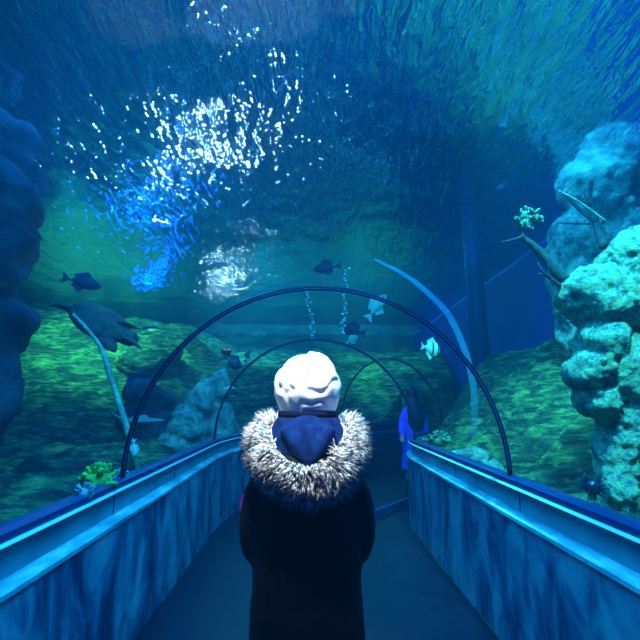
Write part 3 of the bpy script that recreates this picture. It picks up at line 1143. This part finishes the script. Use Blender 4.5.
    for i in range(n + 1):
        t = i / n
        # profile radius against height
        prof = [(0, .094), (.1, .103), (.25, .113), (.42, .116), (.6, .108), (.78, .089), (.90, .069), (.97, .045), (1, .004)]
        for (t0, r0), (t1, r1) in zip(prof, prof[1:]):
            if t0 <= t <= t1:
                f = (t - t0) / (t1 - t0)
                rad = r0 + (r1 - r0) * f
                break
        ring = []
        for k in range(seg):
            a = 2 * PI * k / seg
            fold = noise.noise(Vector((math.cos(a) * 1.6, math.sin(a) * 1.6, t * 1.5)))
            cr = noise.noise(Vector((math.cos(a) * 2.6 + t * 2, math.sin(a) * 2.6, t * 4)))
            rdg = 1 - abs(noise.noise(Vector((math.cos(a) * 1.7 + 5, math.sin(a) * 1.7 - t * 1.4, t * 2.6 + 9)))) * 2.6
            env = math.sin(PI * min(1, max(0, t))) ** .7
            rr_ = rad * (1 + env * (.06 * fold + .05 * cr - .10 * max(0, rdg) ** 6))
            sl = .006 * math.sin(a * 2 + 1)
            ring.append(bm.verts.new((hx + .99 * rr_ * math.cos(a), Y - .012 + 1.08 * rr_ * math.sin(a) - .012 * t,
                                      zb + H * t + env * .010 * fold + sl * t + (.006 * math.cos(a) if t > .7 else 0))))
        rings.append(ring)
    for a, b_ in zip(rings, rings[1:]):
        for k in range(seg):
            bm.faces.new((a[k], a[(k + 1) % seg], b_[(k + 1) % seg], b_[k]))
    bm.faces.new(rings[-1])
    link('hat', bm, M['hat'], root, label='puffy white hat with gathered folds')
    bm = bmesh.new()
    pts = [(hx + .090 * math.cos(2 * PI * j / 40), Y - .012 + .10 * math.sin(2 * PI * j / 40), zb - .010) for j in range(41)]
    for dz in (0, -.014, -.026):
        tube(bm, [(x, y, z + dz) for x, y, z in pts], .012, 8)
    link('hat_band', bm, M['band'], root, label='dark band under the white hat')


walker()


def onlooker():
    X, Y = 1.74, 7.2
    root = empty('person', (X, Y, 0), 'person with dark hair and violet jacket standing at the bend by the right parapet', 'person')
    H = .985
    def V(x, y, z):
        return (X + x, Y + y, z * H)
    bm = bmesh.new()
    ell(bm, V(0, .02, 1.66), (.078, .095, .115), None, 3)
    ell(bm, V(-.03, .06, 1.60), (.05, .05, .055), None, 2)
    tube(bm, [V(-.05, .1, 1.68), V(-.06, .12, 1.64)], [.008, .014], 8)
    tube(bm, [V(0, 0, 1.58), V(0, 0, 1.46)], [.055, .06], 12)
    tube(bm, [V(0, 0, 1.48), V(0, 0, 1.4), V(0, 0, 1.1), V(0, 0, .95), V(0, 0, .85)], [.08, .15, .13, .13, .15], 16, .7)
    for sg in (-1, 1):
        if sg < 0:
            tube(bm, [V(-.13, 0, 1.4), V(-.2, -.03, 1.15), V(-.22, -.18, .98)], [.05, .042, .03], 10)
            finger_hand(bm, V(-.22, -.18, .98), (-.25, -.9, -.3), (0, -.2, .9), (-1, .2, 0))
        else:
            tube(bm, [V(.13, 0, 1.4), V(.19, 0, 1.1), V(.18, .05, .87)], [.05, .042, .03], 10)
            finger_hand(bm, V(.18, .05, .87), (0, .1, -1), (1, 0, 0), (0, 1, 0))
        tube(bm, [V(sg * .09, 0, .88), V(sg * .1, .01, .48), V(sg * .1, 0, .08)], [.085, .06, .04], 10)
        tube(bm, [V(sg * .1, -.03, .05), V(sg * .11, .14, .045)], [.04, .035], 8)
    remesh(link('body', bm, M['skin'], root), .012, 2)
    bm = bmesh.new()
    ell(bm, V(0, 0, 1.68), (.095, .108, .125), None, 3)
    tube(bm, catmull([V(0, -.03, 1.68), V(.01, -.07, 1.5), V(.03, -.1, 1.25), V(.02, -.1, 1.05)], 4), [.09, .095, .10, .11, .12, .13, .14, .15, .15, .14, .12, .1, .05], 14, .5)
    remesh(link('hair', bm, M['hair'], root), .015, 3)
    bm = bmesh.new()
    tube(bm, [V(0, 0, 1.47), V(0, 0, 1.42), V(0, 0, 1.3), V(0, 0, 1.0), V(0, 0, .7), V(0, 0, .45)], [.1, .16, .19, .18, .2, .22], 18, .75)
    tube(bm, catmull([V(-.13, 0, 1.39), V(-.2, -.03, 1.16), V(-.22, -.16, .99)], 4), [.062, .06, .058, .056, .054, .052, .05, .048, .046], 12)
    tube(bm, catmull([V(.13, 0, 1.39), V(.2, 0, 1.1), V(.18, .05, .9)], 4), [.062, .06, .058, .056, .054, .052, .05, .048, .046], 12)
    remesh(link('jacket', bm, M['violet'], root), .014, 3)
    for sg in (-1, 1):
        bm = bmesh.new()
        tube(bm, [V(sg * .1, -.03, .3), V(sg * .1, -.01, .1), V(sg * .1, -.01, .05)], [.065, .06, .048], 10)
        tube(bm, [V(sg * .1, -.04, .048), V(sg * .11, .15, .045)], [.045, .04], 10)
        remesh(link('boot', bm, M['boots'], root), .012, 2)


onlooker()

# pale edged kerb across the walkway before the bend
a, b_ = P(365, 514, 6.0), P(420, 496, 6.3)
def floorpt(px, py, z=.10):
    d = ray(px, py)
    return EYE + d * ((z - EYE.z) / d.z)
a, b_ = floorpt(368, 514), floorpt(420, 494)
bm = bmesh.new()
d = (b_ - a)
n = Vector((-d.y, d.x, 0)).normalized() * .06
v = [bm.verts.new(q) for q in (a, b_, b_ + n, a + n)]
v2 = [bm.verts.new(Vector((q.co.x, q.co.y, 0))) for q in v]
bm.faces.new(v)
bm.faces.new(v2[::-1])
for k in range(4):
    bm.faces.new((v[k], v2[k], v2[(k + 1) % 4], v[(k + 1) % 4]))
bmesh.ops.recalc_face_normals(bm, faces=bm.faces)
link('kerb', bm, M['kerb'], None, False, label='violet edged low kerb on the walkway floor at the bend', category='kerb')
